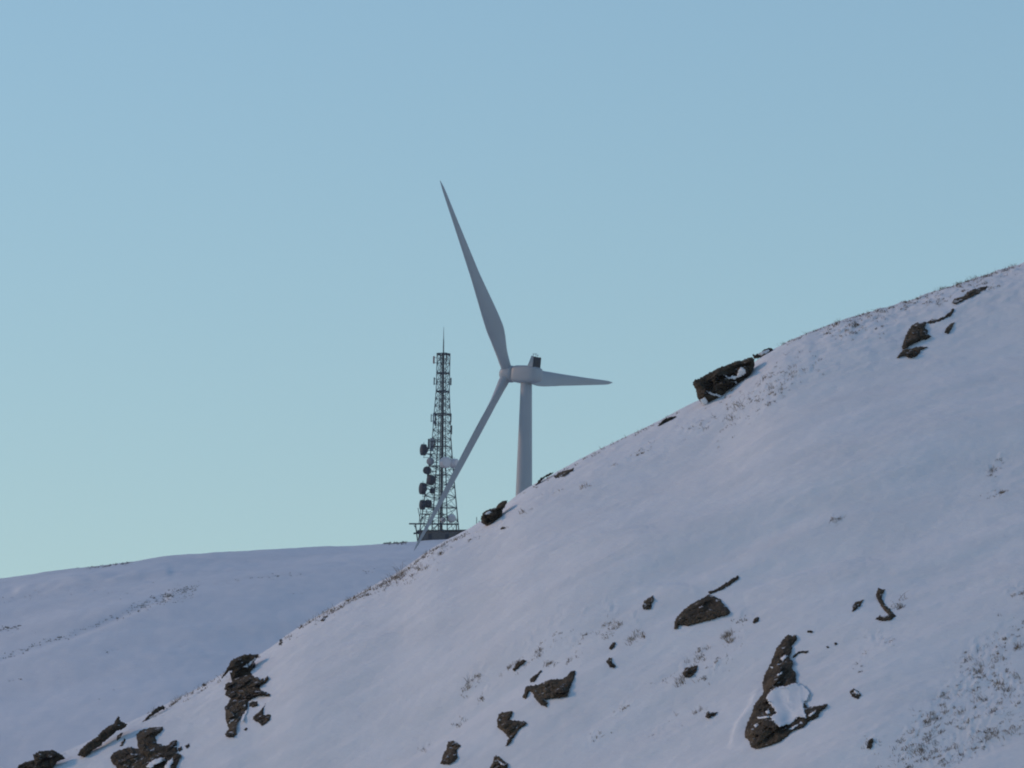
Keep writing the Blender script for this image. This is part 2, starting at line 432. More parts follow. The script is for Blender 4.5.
def inside(P, poly):
    x, y = P[:, 0], P[:, 1]; c = np.zeros(len(P), bool); n = len(poly)
    for i in range(n):
        x1, y1 = poly[i]; x2, y2 = poly[(i + 1) % n]
        w = ((y1 > y) != (y2 > y))
        with np.errstate(divide='ignore', invalid='ignore'):
            xx = (x2 - x1) * (y - y1) / (y2 - y1 + 1e-12) + x1
        c ^= w & (x < xx)
    return c

def edist(P, poly):
    d = np.full(len(P), 1e9); n = len(poly)
    for i in range(n):
        a = np.array(poly[i]); b = np.array(poly[(i + 1) % n]); ab = b - a; L = max(1e-9, ab @ ab)
        t = np.clip(((P - a) @ ab) / L, 0, 1)
        d = np.minimum(d, np.linalg.norm(P - a - t[:, None] * ab, axis=1))
    return d

MPP = 324 / FPX     # metres per picture px on the slope

class RockShape:
    """A stone whose outline is POLY (picture px): it lies on the slope (or stands up from it), bulges out of the snow by T metres with broken facets, and is as thick again behind."""
    def __init__(s, poly, T, seed, stand=None, fs=None, facet=0.35, hollow=None):
        s.hollow = np.array(hollow, float) if hollow is not None else None
        r = np.random.default_rng(seed)
        s.r = r
        s.poly = densify(poly, 1.2, 0.4, r)
        lo, hi_ = s.poly.min(0), s.poly.max(0)
        s.size = float(min(hi_ - lo))
        s.T = T
        fs = fs or max(3.0, s.size / 3.5)
        n = max(4, int((hi_ - lo).prod() / fs ** 2) + 3)
        s.seeds = lo + r.random((n, 2)) * (hi_ - lo)
        s.tilt = r.normal(0, facet * T / fs * 1.3, (n, 2)); s.off = r.uniform(-facet, facet, n) * T
        s.cracks = r.random(n) < 0.3
        s.dip = r.normal(0.42, 0.12); s.per = max(3.2, min(6.5, s.size / 5)); s.lay = r.uniform(-1, 1, 64)
        q = s.poly
        hv = hit(q[:, 0], q[:, 1])
        if stand is None:
            ok = ~np.isnan(hv)
            if ok.sum() < 4:
                s.plane = (crest_y(*q.mean(0)) - 0.3, 0, 0)
            else:
                A = np.c_[np.ones(ok.sum()), q[ok]]
                w = np.linalg.lstsq(A.T @ A + np.diag([1e-9, 1e-4, 1e-4]), A.T @ hv[ok], rcond=None)[0]
                s.plane = tuple(w)
            s.hits = True
        else:
            (ax, ay), lean = stand
            y0 = hit([ax], [ay])[0]
            if np.isnan(y0): y0 = crest_y(ax, ay)
            s.plane = (y0 + lean * ay * MPP, 0, -lean * MPP); s.hits = False
    def base(s, P):
        y = s.plane[0] + s.plane[1] * P[:, 0] + s.plane[2] * P[:, 1]
        if s.hits:
            hv = hit(P[:, 0], P[:, 1])
            y = np.where(np.isnan(hv), y, np.minimum(y, hv))
        return y - 0.03
    def height(s, P):
        e = edist(P, s.poly) * (inside(P, s.poly) | (edist(P, s.poly) < 1e-3)); w = max(2.0, s.size * 0.28)
        q = np.clip(e / w, 0, 1); dome = np.sqrt(np.clip(1 - (1 - q) ** 2, 0, 1))
        d = np.linalg.norm((P[:, None, :] - s.seeds[None]) * np.array([0.75, 1.25]), axis=2)
        i = d.argmin(1)
        f = s.off[i] + ((P - s.seeds[i]) * s.tilt[i]).sum(1)
        ang = s.dip; vv = (P[:, 1] * math.cos(ang) + P[:, 0] * math.sin(ang)) / s.per + 0.35 * pnoise(P[:, 0] / (s.per * 2.5) + 3, P[:, 1] / (s.per * 2.5))
        k = np.floor(vv).astype(int); fr_ = vv - k
        f = f + s.T * 0.42 * (s.lay[k & 63] + (s.lay[(k + 1) & 63] - s.lay[k & 63]) * smooth((fr_ - 0.8) / 0.2)) - s.T * 0.22 * np.exp(-((fr_ - 0.9) / 0.09) ** 2)
        f = f + s.T * 0.07 * pnoise(P[:, 0] / 3.2, P[:, 1] / 2.8)
        d2 = np.sort(d, axis=1)
        if d2.shape[1] > 1:
            f = f - 0.35 * s.T * (1 - smooth((d2[:, 1] - d2[:, 0]) / 1.6)) * s.cracks[i]
        hh = s.T * dome * 0.75 + np.clip(f, -0.6 * s.T, 0.8 * s.T) * smooth(e / (w * 0.7))
        if s.hollow is not None:                                # the top is dished where snow has settled
            hh = hh * (1 - 0.75 * inside(P, s.hollow) * smooth(edist(P, s.hollow) / 5.0))
        return hh
    def fill(s, poly, step):
        lo, hi_ = poly.min(0), poly.max(0)
        g = np.stack(np.meshgrid(np.arange(lo[0], hi_[0], step), np.arange(lo[1], hi_[1], step)), -1).reshape(-1, 2)
        g = g + s.r.uniform(-0.3, 0.3, g.shape) * step
        g = g[inside(g, poly)]
        if len(g): g = g[edist(g, poly) > step * 0.45]
        pts = np.vstack([poly, g]) if len(g) else poly
        n = len(poly)
        res = delaunay_2d_cdt([Vector(p) for p in pts], [(i, (i + 1) % n) for i in range(n)], [], 1, 1e-4)
        return np.array([tuple(v) for v in res[0]]), [tuple(f) for f in res[2]]
    def lens(s, P, F, front, back, rim):
        """front and back sheet sharing their rim"""
        n = len(P)
        yb = s.base(P)
        A = at(P[:, 0], P[:, 1], yb - front)
        B = at(P[:, 0], P[:, 1], yb + back)
        bid = np.arange(n) + n
        bid[rim] = np.arange(n)[rim]
        V = np.vstack([A, B]); FF = [f for f in F] + [tuple(int(bid[i]) for i in f)[::-1] for f in F]
        return V, FF
    def mesh(s):
        step = float(np.clip(s.size / 26, 0.7, 1.15))
        P, F = s.fill(s.poly, step)
        e = edist(P, s.poly); h = s.height(P); rim = e < 1e-3
        h[rim] = 0
        h = h + np.where(rim, 0, s.r.normal(0, 0.015 * s.T, len(P)))
        back = s.T * 1.1 * np.sqrt(np.clip(e / max(2.0, s.size * 0.4), 0, 1))
        return s.lens(P, F, h, back, rim)
    def patch(s, poly, T=0.06):
        ex = np.ptp(np.array(poly), axis=0).min(); q = densify(poly, 1.0, min(0.55, 0.05 * ex), s.r)
        P, F = s.fill(q, 1.1)
        e = edist(P, q); rim = e < 1e-3
        rad = max(1.0, float(min(q.max(0) - q.min(0))) * 0.4)
        dome = smooth(e / rad)
        h = s.height(P)
        D = np.linalg.norm(P[:, None] - P[None], axis=2)
        env = (h[None] - (D / 7.0) ** 2 * 0.3).max(1)          # snow bridges the hollows of the stone
        G = np.exp(-(D / 4.5) ** 2); hs = (G @ env) / G.sum(1)
        out = ~inside(P, s.poly); hs = np.where(out, hs * smooth(e / 7.0), np.maximum(h + 0.03, hs))
        return s.lens(P, F, hs + 0.012 + T * dome, -hs + 0.12, rim)

def Z(x0, y0, k, pts):
    return [(x0 + a / k, y0 + b / k) for a, b in pts]

RG = 'rocks poking out of the snow slope'
def rock(name, label, cat, poly, T, seed, patches=(), stand=None, group=RG, **kw):
    s = RockShape(poly, T, seed, stand, **kw)
    V, F = s.mesh()
    base = V[np.argmin(V[:, 2])]
    if patches:
        t = empty(name, base, label, cat, group)
        mesh_obj('stone_body', V, F, ROCK, t)
        for p in patches:
            v, f = s.patch(p); mesh_obj('snow_patch', v, f, SNOW, t, smooth_shade=True)
        return t
    o = mesh_obj(name, V, F, ROCK, None, base)
    return tag(o, label, cat, group)

def outcrop(label, parts, patches=(), group=RG):
    """an outcrop of several ledges: parts = [(poly, T, seed, stand)]; patches = [(ledge index, poly)]"""
    bodies = [RockShape(p, T, sd, st) for p, T, sd, st in parts]
    ms = [b.mesh() for b in bodies]
    allv = np.vstack([m[0] for m in ms])
    t = empty('rock_outcrop', allv[np.argmin(allv[:, 2])], label, 'rock', group)
    for V, F in ms: mesh_obj('ledge', V, F, ROCK, t)
    for i, p in patches:
        v, f = bodies[i].patch(p, 0.1); mesh_obj('snow_patch', v, f, SNOW, t, smooth_shade=True)
    return t

a6 = (730, 610, 5.118)
PAD = Z(*a6, [(200, 420), (235, 395), (290, 388), (335, 372), (378, 385), (408, 425), (396, 462), (376, 480), (380, 520), (392, 556), (352, 545), (305, 585), (250, 597), (226, 572), (204, 548), (240, 525), (215, 490), (186, 455)])
rock('boulder', 'large split brown boulder at lower right with a broad snow pad in its middle', 'boulder',
     Z(*a6, [(290, 130), (340, 128), (342, 150), (318, 180), (318, 210), (300, 240), (322, 262), (318, 300), (335, 320), (335, 365), (368, 400), (368, 455), (395, 498), (440, 492), (500, 480), (498, 490), (460, 520), (450, 548), (400, 572), (378, 600), (320, 620), (290, 650), (240, 682), (130, 714), (106, 700), (100, 672), (75, 650), (80, 600), (98, 560), (128, 480), (172, 420), (165, 368), (182, 318), (212, 268), (232, 210), (236, 195)]),
     0.75, 3, [PAD,
               Z(*a6, [(238, 332), (268, 314), (266, 326), (244, 340)]), Z(*a6, [(138, 548), (200, 541), (200, 550), (145, 558)]), Z(*a6, [(203, 288), (222, 292), (215, 300)]), Z(*a6, [(256, 250), (285, 228), (292, 238), (268, 262)]), Z(*a6, [(180, 520), (196, 505), (205, 525), (190, 535)]), Z(*a6, [(300, 610), (330, 590), (352, 582), (345, 594), (315, 612)]), Z(*a6, [(120, 590), (140, 578), (148, 588), (132, 602)]), Z(*a6, [(400, 540), (425, 520), (440, 512), (436, 524), (412, 545)])], fs=9, hollow=PAD)
rock('stone', 'small bar shaped stone beside the top of the split boulder', 'stone', Z(*a6, [(350, 212), (402, 205), (404, 216), (388, 222), (350, 222), (335, 240), (320, 244), (330, 228)]), 0.12, 4)
rock('stone', 'tiny dark pebble in snow above the split boulder', 'stone', Z(*a6, [(395, 108), (410, 103), (425, 110), (412, 117), (400, 116)]), 0.08, 5)
rock('stone', 'lower pebble of two small pebbles right of the split boulder', 'stone', Z(*a6, [(492, 184), (504, 180), (508, 190), (496, 194)]), 0.07, 6)
rock('stone', 'upper pebble of two small pebbles right of the split boulder', 'stone', Z(*a6, [(532, 170), (544, 166), (548, 176), (536, 180)]), 0.07, 61)

a8 = (420, 560, 3.2)
rock('boulder', 'smooth almond shaped dark boulder lying mid slope with snow covering its upper right', 'boulder',
     Z(*a8, [(818, 188), (835, 168), (870, 140), (925, 110), (962, 125), (966, 136), (984, 152), (993, 166), (985, 176), (930, 192), (890, 203), (858, 211), (828, 208), (824, 220), (812, 220), (814, 204)]), 0.5, 7, fs=14, facet=0.2)
rock('stone', 'thin slab edge running up from the almond shaped boulder', 'stone', Z(*a8, [(922, 103), (960, 86), (990, 66), (1020, 48), (1016, 62), (985, 84), (960, 98), (928, 110)]), 0.15, 8)
rock('stone', 'small upright dark stone left of the almond shaped boulder', 'stone', Z(*a8, [(712, 150), (716, 132), (728, 122), (746, 113), (749, 124), (738, 158), (714, 157)]), 0.25, 9)
rock('rock', 'jagged wide rock with horned right corner above the snow hollow', 'rock',
     Z(*a8, [(328, 440), (340, 404), (358, 402), (380, 398), (412, 384), (458, 380), (470, 372), (482, 356), (497, 353), (494, 378), (480, 405), (474, 436), (430, 444), (402, 446), (410, 456), (406, 472), (388, 466), (372, 448), (360, 425), (350, 420), (338, 446)]), 0.5, 10, fs=8)
rock('stone', 'thin crooked stone over the horned rock', 'stone', Z(*a8, [(352, 378), (372, 366), (386, 352), (393, 354), (378, 372), (366, 390), (354, 392)]), 0.14, 11)
rock('rock', 'wedge shaped dark rock below the horned rock', 'rock',
     Z(*a8, [(246, 512), (250, 496), (262, 486), (296, 484), (294, 500), (284, 510), (300, 514), (330, 514), (345, 523), (318, 540), (304, 562), (290, 584), (274, 596), (283, 568), (262, 545), (248, 536)]), 0.45, 12, fs=8)
rock('rock', 'ragged dark stone standing on its own in the snow below the slope middle', 'rock', Z(*a8, [(64, 652), (74, 622), (86, 598), (90, 580), (108, 578), (131, 592), (118, 610), (121, 630), (110, 645), (92, 655)]), 0.3, 13)
rock('rock', 'angular black rock cut by the bottom edge beneath the wedge shaped rock', 'rock', Z(*a8, [(222, 672), (232, 645), (242, 623), (258, 634), (281, 650), (278, 672), (255, 690)]), 0.3, 14, [Z(*a8, [(246, 638), (262, 648), (272, 656), (258, 654)])])
rock('stone', 'tiny hooked black stone right of the horned rock', 'stone', Z(*a8, [(596, 326), (606, 311), (613, 312), (614, 326), (627, 338), (620, 347), (606, 342)]), 0.16, 15)
rock('stone', 'small square black stone among grass left of the split boulder', 'stone', Z(*a8, [(840, 362), (846, 346), (866, 342), (888, 336), (884, 356), (866, 374), (846, 375)]), 0.28, 16)
rock('stone', 'small stone alone in smooth snow left of the split boulder', 'stone', Z(*a8, [(912, 500), (922, 484), (940, 488), (952, 486), (944, 498), (922, 507)]), 0.2, 17)
rock('stone', 'narrow dark stone at the left end of the grassy strip', 'stone', Z(*a8, [(296, 352), (304, 332), (330, 318), (341, 322), (318, 342), (304, 357)]), 0.2, 18)
rock('stone', 'small dark chip under the grass clump left of the hooked stone', 'stone', Z(*a8, [(604, 282), (616, 264), (624, 262), (624, 276), (612, 288)]), 0.12, 19)

a1 = (700, 540, 3.16)
rock('stone', 'small leaf shaped stone left of the hook shaped rock edge', 'stone', Z(*a1, [(480, 226), (484, 205), (496, 194), (517, 190), (508, 206), (492, 222)]), 0.18, 20)
rock('rock', 'thin hook shaped rock edge showing through snow at right', 'rock', Z(*a1, [(556, 178), (562, 152), (586, 156), (576, 172), (574, 186), (590, 208), (606, 226), (620, 240), (604, 252), (578, 256), (553, 250), (566, 240), (598, 238), (582, 222), (566, 198)]), 0.22, 21)
rock('stone', 'small stone with a snowy top below the hook shaped edge', 'stone', Z(*a1, [(473, 482), (484, 468), (498, 476), (509, 490), (498, 503), (484, 496)]), 0.16, 22, [Z(*a1, [(484, 472), (496, 478), (503, 488), (492, 486)])])
rock('stone', 'small upright stone low down between the split boulder and the grassy corner', 'stone', Z(*a1, [(526, 658), (532, 632), (546, 626), (549, 634), (540, 660)]), 0.16, 23)
rock('stone', 'tiny stone in the snow just right of the almond shaped boulder', 'stone', Z(*a1, [(166, 258), (174, 246), (187, 244), (184, 256), (172, 264)]), 0.12, 24)

a2 = (680, 320, 7.68)
rock('boulder', 'big blocky brown boulder jutting from the skyline with snow lodged in its cracks', 'boulder',
     Z(*a2, [(96, 482), (110, 464), (180, 430), (262, 385), (318, 355), (372, 340), (450, 312), (552, 284), (572, 300), (574, 350), (562, 400), (542, 440), (480, 470), (420, 502), (362, 545), (356, 582), (290, 620), (212, 655), (180, 664), (150, 622), (130, 590), (124, 540), (108, 512)]),
     0.8, 25, [Z(*a2, [(336, 418), (372, 438), (442, 428), (450, 385), (466, 362), (502, 384), (492, 425), (450, 442), (375, 456)]),
              Z(*a2, [(198, 543), (240, 558), (322, 580), (302, 592), (220, 566)]), Z(*a2, [(152, 612), (190, 590), (218, 634), (188, 658), (168, 640)]), Z(*a2, [(412, 462), (440, 484), (430, 492)])],
     stand=((700, 406), 0.12), fs=9)
rock('stone', 'thin snow topped slab on the skyline just right of the blocky boulder', 'stone',
     Z(*a2, [(556, 272), (612, 252), (640, 232), (682, 212), (712, 222), (694, 250), (642, 282), (572, 298)]), 0.3, 26, [Z(*a2, [(598, 264), (640, 240), (680, 226), (692, 234), (660, 262), (615, 272)])], stand=((757, 358), 0.3))
a5 = (640, 260, 2.667)
rock('stone', 'low dark stone on the skyline left of the blocky boulder', 'stone', Z(*a5, [(46, 442), (58, 430), (76, 420), (97, 416), (88, 428), (70, 438), (54, 445)]), 0.3, 27, stand=((660, 425), 0.3))
a3 = (860, 260, 6.244)
rock('rock', 'mossy layered rock face high on the right of the slope', 'rock', Z(*a3, [(262, 548), (272, 505), (282, 475), (300, 440), (320, 412), (346, 394), (416, 388), (404, 418), (424, 438), (420, 462), (446, 476), (420, 492), (380, 502), (332, 525), (300, 548), (276, 556)]), 0.5, 28, fs=7)
rock('rock', 'flat dark rock just beneath the mossy layered face', 'rock', Z(*a3, [(228, 614), (250, 580), (290, 556), (340, 544), (380, 538), (422, 545), (376, 560), (374, 580), (342, 606), (304, 612), (282, 598), (256, 604)]), 0.35, 29, fs=7)
rock('stone', 'thin dark stone edge linking the mossy face with the upper slab', 'stone', Z(*a3, [(415, 388), (450, 366), (490, 368), (530, 352), (556, 328), (580, 300), (588, 306), (572, 345), (545, 362), (492, 384), (430, 394)]), 0.18, 30)
rock('stone', 'small dark stone hanging under the thin stone edge high at right', 'stone', Z(*a3, [(528, 452), (536, 426), (556, 404), (592, 388), (578, 418), (562, 450), (546, 464)]), 0.22, 31)
rock('rock', 'long reddish brown slab near the skyline at the far right', 'rock', Z(*a3, [(572, 266), (586, 246), (622, 232), (652, 224), (668, 200), (700, 184), (760, 168), (796, 163), (786, 184), (742, 210), (684, 238), (630, 262), (596, 274)]), 0.35, 32, fs=9)
a4 = (460, 440, 4.267)
rock('boulder', 'rounded dark boulder on the skyline right of the lattice mast foot', 'boulder', Z(*a4, [(90, 352), (90, 325), (102, 306), (124, 296), (150, 290), (164, 272), (182, 260), (204, 256), (192, 285), (180, 300), (182, 334), (150, 356), (116, 370)]), 0.6, 33, [Z(*a4, [(104, 314), (128, 302), (136, 308), (112, 320)])], stand=((486, 526), 0.2), fs=7)
rock('stone', 'flat black stone on the skyline right of the turbine tower', 'stone', Z(*a4, [(398, 156), (420, 140), (450, 130), (486, 118), (482, 132), (442, 155), (408, 164)]), 0.25, 34)
rock('stone', 'thin edge of stone on the skyline touching the turbine tower', 'stone', Z(*a4, [(320, 194), (332, 176), (348, 160), (378, 145), (404, 134), (384, 150), (356, 166), (340, 186)]), 0.25, 35, stand=((538, 484), 0.3))
rock('stone', 'dark pebble in the snow under the rounded skyline boulder', 'stone', Z(*a4, [(172, 382), (180, 370), (192, 370), (188, 380)]), 0.08, 36)
rock('stone', 'small dark stone poking up on the skyline above the stacked outcrop', 'stone', [(278.5, 645.5), (279.5, 641), (281.5, 639), (283, 640), (282, 645)], 0.15, 37)
rock('stone', 'dark oblong stone along the skyline between the mast and the stacked outcrop', 'stone', [(320, 620.5), (323, 617), (327.5, 614.5), (328, 616.5), (323.5, 621)], 0.14, 38)
rock('stone', 'small black stone at the skyline left of the stacked outcrop', 'stone', [(201.5, 685.5), (203.5, 683), (206.5, 683.5), (207, 685), (204, 686.5)], 0.12, 39)

a7 = (200, 640, 6.98)
outcrop('tall outcrop of stacked dark ledges breaking through the snow at lower left', [
    (Z(*a7, [(205, 215), (262, 235), (352, 225), (380, 260), (410, 290), (418, 340), (428, 380), (340, 425), (330, 480), (262, 575), (250, 630), (205, 630), (186, 560), (182, 470), (215, 410), (178, 385), (184, 330), (225, 290)]), 0.16, 140, None),
    (Z(*a7, [(150, 268), (165, 240), (186, 205), (214, 146), (260, 120), (312, 100), (412, 104), (398, 126), (352, 158), (372, 182), (358, 240), (320, 248), (262, 250), (236, 278), (214, 240), (226, 212), (205, 215), (185, 238)]), 0.55, 40, ((240, 676), 0.55)),
    (Z(*a7, [(380, 122), (408, 112), (404, 124), (378, 145), (388, 180), (370, 196), (362, 176), (352, 158)]), 0.25, 41, None),
    (Z(*a7, [(168, 345), (176, 318), (192, 298), (250, 286), (330, 266), (402, 258), (425, 280), (440, 262), (446, 284), (470, 248), (480, 266), (462, 296), (425, 310), (420, 322), (352, 340), (262, 346), (200, 352)]), 0.55, 42, None),
    (Z(*a7, [(168, 380), (196, 362), (262, 352), (332, 350), (420, 352), (452, 362), (496, 378), (482, 396), (440, 388), (402, 390), (342, 410), (262, 412), (205, 398)]), 0.5, 43, None),
    (Z(*a7, [(175, 462), (210, 432), (240, 412), (320, 418), (330, 470), (312, 505), (290, 530), (262, 575), (230, 560), (190, 586), (178, 540)]), 0.5, 44, None),
    (Z(*a7, [(174, 662), (186, 636), (210, 612), (252, 620), (258, 655), (232, 683), (190, 676)]), 0.3, 45, None),
    (Z(*a7, [(338, 442), (360, 430), (402, 428), (404, 456), (372, 470), (346, 466)]), 0.22, 46, None),
    (Z(*a7, [(368, 556), (380, 530), (404, 508), (432, 476), (460, 440), (440, 500), (442, 522), (488, 518), (494, 534), (482, 562), (432, 600), (408, 574)]), 0.35, 47, None),
    (Z(*a7, [(300, 625), (318, 612), (332, 616), (322, 632)]), 0.1, 48, None)],
    [(1, Z(*a7, [(300, 188), (345, 160), (380, 124), (392, 128), (362, 168), (330, 192)])), (5, Z(*a7, [(190, 590), (215, 560), (240, 552), (236, 575), (212, 600)])), (0, Z(*a7, [(285, 560), (305, 515), (330, 480), (332, 500), (312, 545), (292, 575)]))])
a9 = (0, 620, 3.413)
rock('rock', 'low square dark rock on the skyline in the lower left corner', 'rock', Z(*a9, [(58, 506), (64, 494), (92, 484), (116, 478), (112, 460), (132, 448), (180, 444), (214, 460), (224, 474), (196, 482), (182, 506), (120, 530), (80, 525)]), 0.5, 50, stand=((45, 770), 0.6), fs=7)
rock('rock', 'long slanting rock with a spiky top on the skyline at lower left', 'rock', Z(*a9, [(264, 462), (276, 440), (298, 420), (332, 398), (350, 376), (366, 366), (384, 356), (396, 340), (402, 328), (410, 332), (412, 346), (436, 357), (422, 370), (396, 380), (388, 390), (362, 410), (340, 432), (310, 450), (290, 472)]), 0.6, 51, stand=((85, 756), 0.5), fs=6, facet=0.7)
outcrop('broad broken outcrop of dark ledges and snow gaps at the bottom left', [
    (Z(*a9, [(464, 392), (480, 376), (520, 366), (556, 364), (552, 378), (528, 400), (530, 420), (566, 430), (590, 412), (604, 410), (604, 428), (575, 450), (540, 462), (500, 470), (478, 455), (470, 430)]), 0.5, 52, None),
    (Z(*a9, [(376, 470), (386, 452), (420, 440), (450, 432), (470, 452), (492, 470), (470, 482), (440, 490), (408, 500), (386, 492)]), 0.4, 53, None),
    (Z(*a9, [(500, 472), (560, 458), (604, 452), (620, 462), (602, 500), (592, 530), (540, 530), (505, 515), (470, 500), (470, 478)]), 0.45, 54, None),
    (Z(*a9, [(396, 508), (440, 500), (478, 498), (500, 506), (510, 530), (460, 545), (400, 535)]), 0.4, 55, None),
    (Z(*a9, [(606, 438), (618, 430), (624, 442), (612, 450)]), 0.12, 56, None),
    (Z(*a9, [(630, 428), (646, 420), (648, 432), (636, 440)]), 0.12, 57, None),
    (Z(*a9, [(398, 402), (410, 386), (420, 384), (412, 402), (400, 412)]), 0.12, 58, None),
    (Z(*a9, [(408, 430), (424, 402), (430, 406), (420, 428)]), 0.1, 59, None),
    (Z(*a9, [(468, 394), (500, 374), (545, 372), (530, 400), (535, 425), (562, 438), (602, 418), (608, 460), (594, 500), (560, 532), (420, 532), (386, 488), (392, 454), (450, 436), (474, 440)]), 0.34, 142, None)],
    [(2, Z(*a9, [(498, 498), (520, 480), (545, 470), (560, 474), (535, 492), (512, 510)])), (2, Z(*a9, [(556, 512), (572, 484), (588, 470), (592, 482), (574, 510)]))])
rock('stone', 'thin wedge of stone along the skyline above the broad broken outcrop', 'stone', Z(*a9, [(470, 362), (500, 332), (530, 302), (556, 290), (566, 300), (530, 320), (502, 340)]), 0.2, 60, stand=((150, 718), 0.6))

# ------------------------------------------------------------------ dead grass poking through the near snow
gv, gf = [], []
def blade(base, d, length, width, bend):
    n = len(gv)
    side = np.cross(d, [0.2, 1.0, 0.1]); side = side / (np.linalg.norm(side) + 1e-9) * width
    mid = base + d * length * 0.55; tip = base + d * length + bend * length
    for p, w in ((base, 1.0), (mid, 0.8)):
        gv.append(p - side * w); gv.append(p + side * w)
    gv.append(tip)
    gf.append((n, n + 1, n + 3, n + 2)); gf.append((n + 2, n + 3, n + 4))

gr = np.random.default_rng(5)
tp = []
def scatter(cx, cy, rx, ry, an, n, sz, grow, spread, nb):
    a = math.radians(an); ncl = max(1, n // 3); cl = gr.uniform(-1, 1, (ncl, 2))
    for i in range(n):
        u, v = cl[gr.integers(ncl)] * 0.8 + gr.normal(0, spread, 2)
        u *= rx; v *= ry
        tp.append((cx + u * math.cos(a) - v * math.sin(a), cy - (u * math.sin(a) + v * math.cos(a)), sz * grow * gr.lognormal(-0.15, 0.5), nb))
for cx, cy, rx, ry, an, n, sz in PATCH:
    scatter(cx, cy, rx, ry, an, int(n * 0.36) + 1, sz, 0.85, 0.2, 15)
    scatter(cx, cy, rx, ry, an, int(n * (1.5 if cy < 420 else 1.0)) + 2, sz, 0.55, 0.4, 5 if cy < 420 else 4)
for (x0, y0), (x1, y1), n in (((300, 628), (470, 531), 150), ((780, 346), (1024, 263), 150), ((520, 494), (690, 405), 40), ((150, 714), (262, 655), 30)):
    xs = gr.uniform(x0, x1, n); _q = [p for p in SIL if -50 < p[0] < 1100]
    for x in xs: tp.append((x, np.interp(x, [p[0] for p in _q], [p[1] for p in _q]) + abs(gr.normal(0.2, 1.6)), 3.1 * gr.lognormal(0, 0.4), 8))
tp = np.array(tp)
hv = hit(tp[:, 0], tp[:, 1])
for (px, py, sz, nb), y in zip(tp, hv):
    if np.isnan(y): continue
    b = at(px, py, y)
    Lb = sz * MPP
    lean = np.array([gr.normal(-0.15, 0.25), gr.normal(-0.1, 0.2), 0.0])
    for j in range(int(nb * gr.uniform(0.7, 1.4))):
        d = lean + gr.normal(0, 0.42, 3); d[2] = abs(gr.normal(0.8, 0.25)) + 0.2
        d /= np.linalg.norm(d)
        off = np.array([gr.normal(0, Lb * 0.34), gr.normal(0, Lb * 0.3), 0]); off[2] = off[0] * 0.42 + off[1] * 0.5 - 0.03
        blade(b + off, d, Lb * gr.uniform(0.45, 1.2), gr.uniform(0.004, 0.010), np.array([gr.normal(0, 0.3), gr.normal(0, 0.25), gr.uniform(-0.35, 0.05)]))
tag(mesh_obj('grass', gv, gf, GRASS, None), 'dead brown grass tufts sticking out of the snow on the near slope', 'grass', kind='stuff')

# heather and rush on the far hill
hvv, hff = [], []
def far_tuft(px, py, size):
    y = far_hit(px, py)
    if y is None: return
    b = at(px, py, y)
    for j in range(5):
        n = len(hvv); a = gr.uniform(0, 6.28); w = size * gr.uniform(0.15, 0.4)
        o = b + np.array([gr.normal(0, size * 0.5), gr.normal(0, size), -0.05])
        hvv.extend([o + np.array([-w, 0, 0]), o + np.array([w, 0, 0]), o + np.array([gr.normal(0, w), 0.05, size * gr.uniform(0.5, 1.2)]), o + np.array([0, w, 0])])
        hff.extend([(n, n + 1, n + 2), (n + 1, n + 3, n + 2), (n + 3, n, n + 2)])
def along(pts, n, sx, sy, size):
    L = [math.dist(a, b) for a, b in zip(pts, pts[1:])]; cum = np.concatenate([[0], np.cumsum(L)])
    for i in range(n):
        s = gr.uniform(0, cum[-1])
        far_tuft(np.interp(s, cum, [p[0] for p in pts]) + gr.normal(0, sx), np.interp(s, cum, [p[1] for p in pts]) + gr.normal(0, sy), size * gr.uniform(0.6, 1.3))
along(TRACK[:4], 150, 2, 1.2, 0.34); along(TRACK[3:], 230, 3, 2.6, 0.3); along([(128, 612), (150, 604), (175, 600), (198, 596)], 90, 3, 2.0, 0.25); along([(165, 596), (195, 588)], 60, 3, 2, 0.25)
along([(0, 630), (18, 626)], 40, 3, 1.2, 0.3); along([(85, 568), (130, 563)], 80, 5, 0.8, 0.3); along([(385, 543.5), (408, 542.5)], 90, 2, 0.8, 0.4)
along([(258, 578), (300, 575)], 40, 6, 1, 0.25); along([(360, 574), (375, 570)], 18, 4, 1, 0.22); along([(220, 584), (240, 581)], 18, 4, 1, 0.22); along([(290, 596), (330, 590)], 14, 5, 1.5, 0.2)
along([(20, 600), (120, 585)], 60, 14, 4, 0.2); along([(60, 690), (260, 600)], 40, 50, 25, 0.2); along([(105, 652), (118, 650)], 12, 2, 1, 0.25); along([(0, 682), (14, 680)], 14, 4, 1, 0.25)
tag(mesh_obj('heather', hvv, hff, HEATHER, None), 'faint grey heather showing through the snow along the far hill', 'heather', kind='stuff')

# ------------------------------------------------------------------ wind turbine
YT = 1664.0
PSI, AZ, CONE, RB = math.radians(35.7), math.radians(-33.69), math.radians(4.87), 48.94
tilt = math.radians(5)
ax_ = np.array([-math.cos(PSI) * math.cos(tilt), math.sin(PSI) * math.cos(tilt), math.sin(tilt)])   # upwind
eh = np.array([math.sin(PSI), math.cos(PSI), 0.0])
ev = np.cross(eh, ax_); ev /= np.linalg.norm(ev)
if ev[2] < 0: ev = -ev
hub = at(508, 372.6, YT)
blade_root = hub.copy()
hub = hub - np.array([0, 0, 0.32])
nac = hub - ax_ * 5.25                                                   # over the tower axis
tb = np.array([nac[0], nac[1], 0.0]); tb[2] = far_z(tb[0], tb[1]) - 0.3
print('turbine hub height', nac[2] - tb[2], 'base px', proj(tb))
tur = empty('wind_turbine', tb, 'white three bladed wind turbine standing behind the snowy ridge', 'wind turbine')
hz = nac[2] - tb[2] - 1.7
mb = MB()
